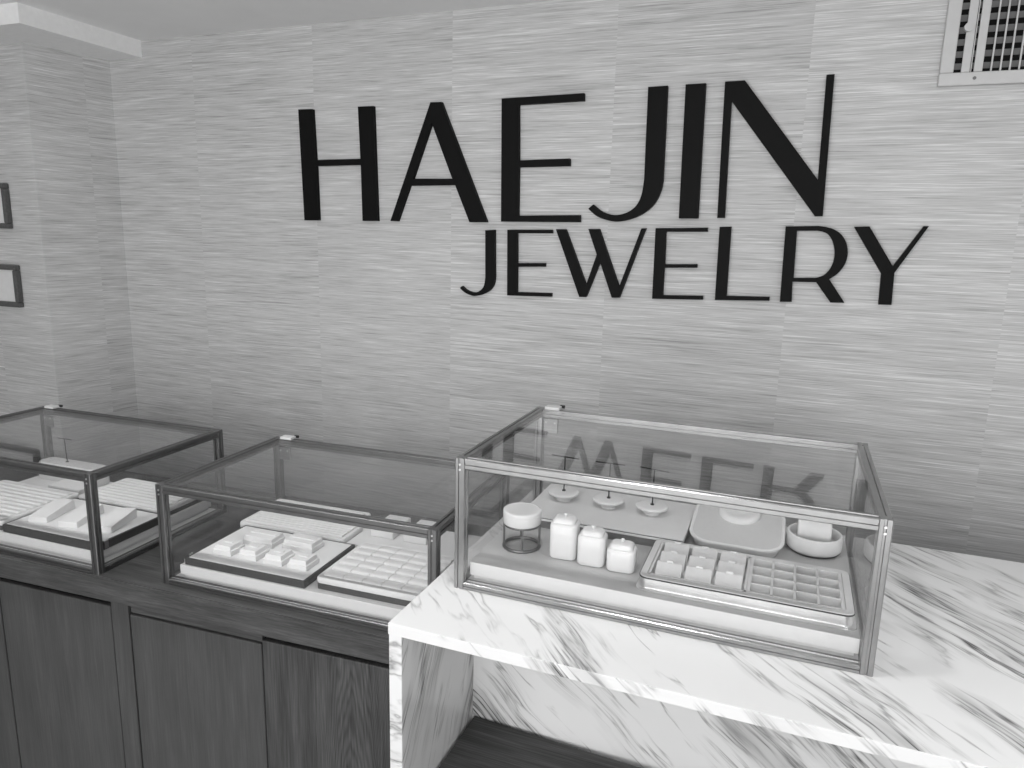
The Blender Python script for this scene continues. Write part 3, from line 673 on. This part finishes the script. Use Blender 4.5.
# --- silver tray with earring cards and a ring insert
TX, TY = -0.0345, -0.4615; TW, TD, TH = 0.354, 0.178, 0.025
t = thing('silver_tray', 'long silver tray with a compartment grid, at the front of the large showcase', 'tray', P3(TX, TY, ZP))
def rr_ring(bm, levels, n=6, cap1=False):
    loft(bm, [[(x, y, z) for x, y in rrect(0, 0, w, d, r, n)] for w, d, r, z in levels], False, cap1)
ZF = 0.009
bm = BM(); rr_stack(bm, 0, 0, [(TW + 0.008, TD + 0.008, 0.016, 0), (TW + 0.008, TD + 0.008, 0.016, 0.0015), (TW - 0.003, TD - 0.003, 0.014, 0.0030), (TW - 0.003, TD - 0.003, 0.014, TH - 0.004), (TW - 0.016, TD - 0.016, 0.010, TH - 0.004), (TW - 0.016, TD - 0.016, 0.010, ZF)]); link_mesh('body', bm, STEEL, t, True, 40)
bm = BM(); rr_ring(bm, [(TW - 0.014, TD - 0.014, 0.012, TH - 0.0038), (TW, TD, 0.016, TH - 0.0038), (TW, TD, 0.016, TH - 0.0014), (TW - 0.014, TD - 0.014, 0.012, TH - 0.0014)]); link_mesh('gasket', bm, BLACK_METAL, t)
bm = BM(); rr_ring(bm, [(TW - 0.002, TD - 0.002, 0.015, TH - 0.0014), (TW - 0.003, TD - 0.003, 0.015, TH), (TW - 0.026, TD - 0.026, 0.006, TH + 0.0002), (TW - 0.028, TD - 0.028, 0.005, TH - 0.0010), (TW - 0.028, TD - 0.028, 0.005, ZF + 0.001)], cap1=True); link_mesh('rim', bm, GREYCARD, t, True, 40)
# 4 x 4 compartment grid on the right half
gx0, gx1, gy0, gy1 = 0.0062, 0.1625, -0.0745, 0.0745
bm = BM(); zt = TH + 0.0005
def wall(x0, x1, y0, y1): box(bm, x0, x1, y0, y1, ZF + 0.001, zt, 0.0006, 1)
for k in range(5):
    x = gx0 + 0.003 + (gx1 - gx0 - 0.006) * k / 4; wall(x - (0.003 if k in (0, 4) else 0.0022), x + (0.003 if k in (0, 4) else 0.0022), gy0, gy1)
    y = gy0 + 0.003 + (gy1 - gy0 - 0.006) * k / 4; wall(gx0 + 0.004, gx1 - 0.004, y - 0.0018, y + 0.0018)
link_mesh('compartment_grid', bm, GREYCARD, t)
bm = BM(); box(bm, -0.160, 0.006, -0.074, -0.070, ZF + 0.001, TH + 0.0005); box(bm, -0.160, 0.006, 0.070, 0.074, ZF + 0.001, TH + 0.0005)
box(bm, -0.162, -0.158, -0.074, 0.074, ZF + 0.001, TH + 0.0005); box(bm, 0.002, 0.006, -0.074, 0.074, ZF + 0.001, TH + 0.0005)
link_mesh('card_frame', bm, GREYCARD, t)

def card_mesh():
    bm = BM(); w = 0.0232
    # thin card on a slanted backing, leaning away from the front
    prof = [(-0.017, 0.0), (0.016, 0.0), (0.0175, 0.0225), (0.0160, 0.0235), (0.0135, 0.0225), (-0.0175, 0.0015)]
    loft(bm, [[(s * w, y, z) for y, z in prof] for s in (-1, 1)])
    bmesh.ops.bevel(bm, geom=bm.edges[:], offset=0.0008, segments=1, affect='EDGES')
    return bm
row = ('front row', 'middle row', 'back row'); colw = ('left', 'centre', 'right')
first = None
for j in range(3):
    for i in range(3):
        lab = 'leaning white earring card in the silver tray, %s, %s column' % (row[j], colw[i])
        loc = P3(TX - 0.130 + 0.0525 * i, TY - 0.046 + 0.046 * j, ZP + ZF + 0.0012)
        if first is None:
            first = thing('earring_card', lab, 'earring card', loc, 0, 'earring cards in the silver tray')
            link_mesh('card', card_mesh(), OFFWHITE, first)
            bm = BM(); box(bm, -0.006, 0.006, 0.0135, 0.0175, 0.0226, 0.0262, 0.0008); link_mesh('tab', bm, PORCELAIN, first)
        else:
            dup(first, loc, 0, lab)

# --- plinth with a raised disc
t = thing('necklace_plinth', 'rounded square pale plinth with a raised round disc, behind the silver tray', 'plinth', P3(-0.0635, -0.2490, ZP))
PWX, PWY = 0.186, 0.174
def tilt(bm, k=0.17):
    for v in bm.verts:
        if v.co.z > 0.004: v.co.z += (v.co.y + PWY / 2) * k
bm = BM()
rr_stack(bm, 0, 0, [(PWX - 0.026, PWY - 0.026, 0.030, 0), (PWX - 0.016, PWY - 0.016, 0.036, 0.006), (PWX - 0.004, PWY - 0.004, 0.042, 0.014), (PWX, PWY, 0.044, 0.0185), (PWX - 0.002, PWY - 0.002, 0.043, 0.0210), (PWX - 0.008, PWY - 0.008, 0.041, 0.0216), (PWX - 0.012, PWY - 0.012, 0.039, 0.0198), (PWX - 0.018, PWY - 0.018, 0.036, 0.0192)], 10)
tilt(bm); link_mesh('plate', bm, WHITE, t, True, 60)
bm = BM(); rr_stack(bm, 0, 0, [(PWX - 0.014, PWY - 0.014, 0.038, 0.0188), (PWX - 0.014, PWY - 0.014, 0.038, 0.0200)], 10); tilt(bm); link_mesh('suede_top', bm, OFFWHITE, t)
bm = BM(); lathe(bm, 0.0, 0.040, [(0.042, 0.0198), (0.0425, 0.0250), (0.0405, 0.0290), (0.036, 0.0302), (0.030, 0.0302), (0.028, 0.0294), (0.010, 0.0292)], 40); tilt(bm); link_mesh('raised_disc', bm, WHITE, t, True, 50)

# --- round dish with a bracelet roll
t = thing('round_dish', 'round white dish with a black foot at the right end of the large showcase', 'dish', P3(0.0855, -0.2350, ZP))
bm = BM(); lathe(bm, 0, 0, [(0.047, 0.0), (0.0515, 0.0045)], 48); link_mesh('foot', bm, BLACK_METAL, t, True)
bm = BM(); lathe(bm, 0, 0, [(0.0495, 0.0045), (0.0525, 0.008), (0.0535, 0.015), (0.0530, 0.034), (0.0515, 0.0375), (0.0485, 0.0375), (0.0465, 0.035), (0.0450, 0.018), (0.040, 0.0155), (0.015, 0.015)], 56); link_mesh('bowl', bm, WHITE, t, True, 50)
t = thing('bracelet_roll', 'white bracelet roll resting in the round dish', 'bracelet roll', P3(0.0840, -0.2320, ZP + 0.0152))
bm = BM()
rad = 0.0255; Lh = 0.031
rings = []
for x, k in ((-Lh, 0.90), (-Lh + 0.002, 0.98), (-Lh + 0.005, 1.0), (Lh - 0.005, 1.0), (Lh - 0.002, 0.98), (Lh, 0.90)):
    rings.append([(x, rad * k * math.cos(2 * PI * i / 40), rad + rad * k * math.sin(2 * PI * i / 40)) for i in range(40)])
loft(bm, rings); link_mesh('cushion', bm, WHITE, t, True, 60)
for s in (-1, 1):
    bm = BM(); cyl(bm, (s * Lh, 0, rad), (s * (Lh + 0.0008), 0, rad), 0.0215, 32); link_mesh('end_disc', bm, OFFWHITE, t, True)

# --- loose cord behind the wire stand
cu = bpy.data.curves.new('cord', 'CURVE'); cu.dimensions = '3D'; cu.bevel_depth = 0.0012; cu.bevel_resolution = 3
sp = cu.splines.new('BEZIER'); cpts = [(0, 0, 0.0015), (0.010, -0.004, 0.012), (0.022, 0.002, 0.015), (0.030, 0.008, 0.0015)]
sp.bezier_points.add(len(cpts) - 1)
for b, p in zip(sp.bezier_points, cpts): b.co = p; b.handle_left_type = b.handle_right_type = 'AUTO'
tmp = bpy.data.objects.new('cord_curve', cu); C.objects.link(tmp)
me = bpy.data.meshes.new_from_object(tmp.evaluated_get(bpy.context.evaluated_depsgraph_get()))
bpy.data.objects.remove(tmp); bpy.data.curves.remove(cu)
o = bpy.data.objects.new('cord', me); C.objects.link(o); me.materials.clear(); me.materials.append(BLACK_METAL)
o.location = P3(-0.528, -0.215, ZP); tag(o, 'short loop of thin black cord behind the round box in the large showcase', 'cord')

# ================================================================== CONTENTS OF THE TWO LEFT SHOWCASES
GS = 1.065
def pad_board(loc, rot, w, d, h, label, clip_x, group='dark-edged display boards'):
    t = thing('display_board', label, 'display board', loc, rot, group)
    bm = BM(); box(bm, 0, w, 0, d, 0, h - 0.0005, 0.001); link_mesh('tray_side', bm, CHARCOAL, t)
    bm = BM(); box(bm, 0.006, w - 0.006, 0.006, d - 0.006, h - 0.002, h + 0.0006, 0.0008); link_mesh('top_pad', bm, WHITE, t)
    s = -1 if clip_x < w / 2 else 1
    bm = BM(); box(bm, clip_x - 0.002, clip_x + 0.002, 0.016, 0.026, h * 0.15, h + 0.002, 0.0008)
    box(bm, clip_x - 0.002, clip_x + 0.002, 0.001, 0.009, -0.004 + 0.0045, h * 0.8, 0.0008)
    link_mesh('corner_clip', bm, STEEL, t)
    return t

def ring_tray(loc, rot, w, d, h, nx, ny, label, foot=True, group='white ring trays'):
    """shallow white tray with rows of soft ring pads; nx = 0 gives plain long rolls"""
    t = thing('ring_tray', label, 'ring tray', loc, rot, group)
    z0 = 0.0
    if foot:
        bm = BM(); rr_stack(bm, w / 2, d / 2, [(w - 0.004, d - 0.004, 0.004, 0), (w - 0.004, d - 0.004, 0.004, h * 0.5)]); link_mesh('base', bm, CHARCOAL, t)
        z0 = h * 0.5
    bm = BM(); rr_stack(bm, w / 2, d / 2, [(w - 0.004, d - 0.004, 0.007, z0), (w, d, 0.009, z0 + 0.003), (w, d, 0.009, h - 0.003), (w - 0.004, d - 0.004, 0.008, h), (w - 0.022, d - 0.022, 0.005, h), (w - 0.025, d - 0.025, 0.004, h - 0.0015)])
    link_mesh('rim', bm, WHITE, t, True, 50)
    bm = BM(); m = 0.0125; iw, idp = w - 2 * m, d - 2 * m
    cols = max(1, nx)
    for j in range(ny):
        for i in range(cols):
            x0 = m + iw * i / cols + 0.0007; x1 = m + iw * (i + 1) / cols - 0.0007
            y0 = m + idp * j / ny; y1 = m + idp * (j + 1) / ny; yc = (y0 + y1) / 2; hy = (y1 - y0) / 2 - 0.0006
            prof = [(y0 + 0.0006, h - 0.0016)] + [(yc + hy * math.cos(PI - PI * k / 8), h - 0.001 + 0.0042 * math.sin(PI * k / 8) ** 0.7 * (1.25 if k < 4 else 0.9)) for k in range(1, 8)] + [(y1 - 0.0006, h - 0.0016)]
            loft(bm, [[(x, y, z) for y, z in prof] for x in (x0, x1)])
    link_mesh('ring_pad', bm, WHITE, t, True, 45)
    return t

def block_mesh(w, d, h, inset):
    bm = BM()
    lo = [(-w / 2, -d / 2), (w / 2, -d / 2), (w / 2, d / 2), (-w / 2, d / 2)]
    def lev(k, z): return [(x - math.copysign(k, x), y - math.copysign(k, y), z) for x, y in lo]
    loft(bm, [lev(0.0008, 0), lev(0, 0.001), lev(0, h * 0.50), lev(inset * 0.6, h * 0.56), lev(inset, h * 0.97), lev(inset + 0.001, h)])
    return bm

def ring_block(loc, rot, w, d, h, inset, label, group):
    t = thing('ring_block', label, 'ring block', loc, rot, group)
    link_mesh('body', block_mesh(w, d, h, inset), WHITE, t)
    bm = BM(); box(bm, -w * 0.24, w * 0.24, -d * 0.06, d * 0.16, h - 0.0005, h + 0.0018, 0.0006); link_mesh('slot_pad', bm, WHITE, t)
    return t

# ---- middle showcase
pad_board(P2(0.047, 0.024, ZP2), B2R, 0.319, 0.209, 0.0165, 'dark-edged white board with six ring blocks, front left of the middle showcase', -0.0005)
zb = ZP2 + 0.0165 + 0.0006
names4 = ['leftmost white ring block in the front row of four, middle showcase', 'second white ring block from the left in the front row of four, middle showcase',
          'third white ring block from the left in the front row of four, middle showcase', 'rightmost white ring block in the front row of four, middle showcase']
rb = None
for k, (x, lab) in enumerate(zip((0.116, 0.185, 0.254, 0.319), names4)):
    loc = P2(x, 0.090, zb)
    if rb is None: rb = ring_block(loc, B2R, 0.050, 0.050, 0.022, 0.0045, lab, 'small ring blocks in the middle showcase')
    else: dup(rb, loc, B2R, lab)
rb = None
for x, y, lab in ((0.160, 0.160, 'left one of two wide white ring blocks at the back of the board, middle showcase'), (0.262, 0.172, 'right one of two wide white ring blocks at the back of the board, middle showcase')):
    loc = P2(x, y, zb)
    if rb is None:
        rb = thing('ring_block', lab, 'ring block', loc, B2R, 'wide ring blocks in the middle showcase')
        link_mesh('body', block_mesh(0.082, 0.050, 0.022, 0.003), WHITE, rb)
        bm = BM(); box(bm, -0.034, 0.034, -0.003, 0.009, 0.0215, 0.0240, 0.0008); link_mesh('slot_pad', bm, WHITE, rb)
    else: dup(rb, loc, B2R, lab)
ring_tray(P2(0.388, 0.034, ZP2), B2R, 0.256, 0.206, 0.028, 5, 6, 'white ring tray with a grid of pads, front right of the middle showcase')
ring_tray(P2(0.020, 0.240, ZP2), B2R, 0.309, 0.098, 0.018, 0, 6, 'long white tray of soft ring rolls behind the six ring blocks', foot=False)
ring_tray(P2(0.020, 0.345, ZP2), B2R, 0.292, 0.064, 0.024, 0, 3, 'narrow white tray at the very back of the middle showcase', foot=False)
t = thing('display_pad', 'flat white pad with two oblong blocks, back right of the middle showcase', 'pad', P2(0.333, 0.246, ZP2))
t.rotation_euler = (0, 0, B2R)
bm = BM(); box(bm, 0, 0.300, 0, 0.160, 0, 0.010, 0.002); link_mesh('board', bm, WHITE, t)
rb = None
for x, lab in ((0.400, 'left oblong white block on the flat pad, middle showcase'), (0.490, 'right oblong white block on the flat pad, middle showcase')):
    loc = P2(x, 0.352, ZP2 + 0.010)
    if rb is None:
        rb = thing('oblong_block', lab, 'display block', loc, B2R, 'oblong blocks in the middle showcase')
        bm = BM(); box(bm, -0.031, 0.031, -0.050, 0.050, 0, 0.022, 0.0025); link_mesh('body', bm, WHITE, rb)
    else: dup(rb, loc, B2R, lab)

# ---- leftmost showcase (x measured from its right front corner)
Q1 = lambda x, y, z: P1(B1W + x, y, z)
pad_board(Q1(-0.338, 0.026, ZP2), B1R, 0.315, 0.203, 0.0205, 'dark-edged white board with three sloping blocks, front right of the leftmost showcase', 0.3155)
zb = ZP2 + 0.0205 + 0.0006
def wedge_mesh():
    bm = BM(); w, d = 0.050, 0.105
    prof = [(-d / 2, 0), (d / 2, 0), (d / 2, 0.024), (d / 2 - 0.004, 0.0255), (-d / 2 + 0.001, 0.015), (-d / 2, 0.0135)]
    loft(bm, [[(s * w / 2, y, z) for y, z in prof] for s in (-1, 1)])
    bmesh.ops.bevel(bm, geom=bm.edges[:], offset=0.001, segments=1, affect='EDGES')
    return bm
rb = None
for x, y, lab in ((-0.280, 0.116, 'left of three sloping white blocks in the leftmost showcase'), (-0.184, 0.120, 'middle of three sloping white blocks, behind the right front post of the leftmost showcase'), (-0.084, 0.130, 'right of three sloping white blocks, seen past the right front post of the leftmost showcase')):
    loc = Q1(x, y, zb)
    if rb is None:
        rb = thing('sloping_block', lab, 'display block', loc, B1R + math.radians(14), 'sloping blocks in the leftmost showcase')
        link_mesh('body', wedge_mesh(), WHITE, rb)
    else: dup(rb, loc, B1R + math.radians(14), lab)
ring_tray(Q1(-0.338, 0.236, ZP2), B1R, 0.296, 0.168, 0.024, 0, 8, 'white tray of ring rolls, back right of the leftmost showcase')
ring_tray(Q1(-0.640, 0.030, ZP2), B1R, 0.294, 0.225, 0.024, 0, 10, 'white tray of ring rolls, front left of the leftmost showcase', foot=True)
t = thing('display_pad', 'thick rounded white pad carrying a T-bar stand, back left of the leftmost showcase', 'pad', Q1(-0.640, 0.345, ZP2), B1R)
bm = BM(); rr_stack(bm, 0.125, 0.030, [(0.230, 0.052, 0.012, 0), (0.236, 0.058, 0.016, 0.004), (0.236, 0.058, 0.016, 0.046), (0.226, 0.048, 0.014, 0.054)]); link_mesh('cushion', bm, WHITE, t, True, 50)
t = thing('earring_stand', 'thin black T-bar stand in the leftmost showcase', 'earring stand', Q1(-0.540, 0.378, ZP2 + 0.054), B1R, 'T-bar earring stands')
bm = BM(); cyl(bm, (0, 0, 0), (-0.003, 0, 0.072), 0.0014, 10); link_mesh('rod', bm, BLACK_METAL, t, True)
bm = BM(); cyl(bm, (-0.030, 0, 0.072), (0.026, 0, 0.072), 0.0014, 10); link_mesh('crossbar', bm, BLACK_METAL, t, True)
bm = BM(); lathe(bm, 0, 0, [(0.005, 0), (0.004, 0.002), (0.0015, 0.003)], 14); link_mesh('base', bm, BLACK_METAL, t, True)
t = thing('display_step', 'low white step with a grey front, behind the sloping blocks of the leftmost showcase', 'step', Q1(-0.488, 0.268, ZP2), B1R)
bm = BM(); box(bm, 0, 0.120, 0, 0.060, 0, 0.022, 0.002); link_mesh('body', bm, GREYCARD, t)
bm = BM(); box(bm, 0.001, 0.119, 0.001, 0.059, 0.022, 0.0245, 0.001); link_mesh('top_pad', bm, WHITE, t)

# ================================================================== CEILING DOWNLIGHTS (above and behind the photographer)
GS = 1.0
dl = None
for (x, y), lab in zip(DOWNLIGHTS, ('round recessed downlight nearest the wooden counter', 'round recessed downlight over the marble desk', 'round recessed downlight beyond the right end of the desk', 'round recessed downlight behind the photographer', 'round recessed downlight over the middle showcase', 'round recessed downlight over the leftmost showcase')):
    if dl is None:
        dl = thing('recessed_downlight', lab, 'ceiling light', (x, y, Z_CEIL), 0, 'recessed ceiling downlights')
        bm = BM(); ring_tube(bm, 0, 0, -0.003, 0.074, 0.006); link_mesh('trim_ring', bm, TRIM, dl, True)
        bm = BM(); lathe(bm, 0, 0, [(0.070, -0.0035), (0.070, -0.0015)], 32); link_mesh('lens', bm, LAMP, dl)
    else: dup(dl, (x, y, Z_CEIL), 0, lab)
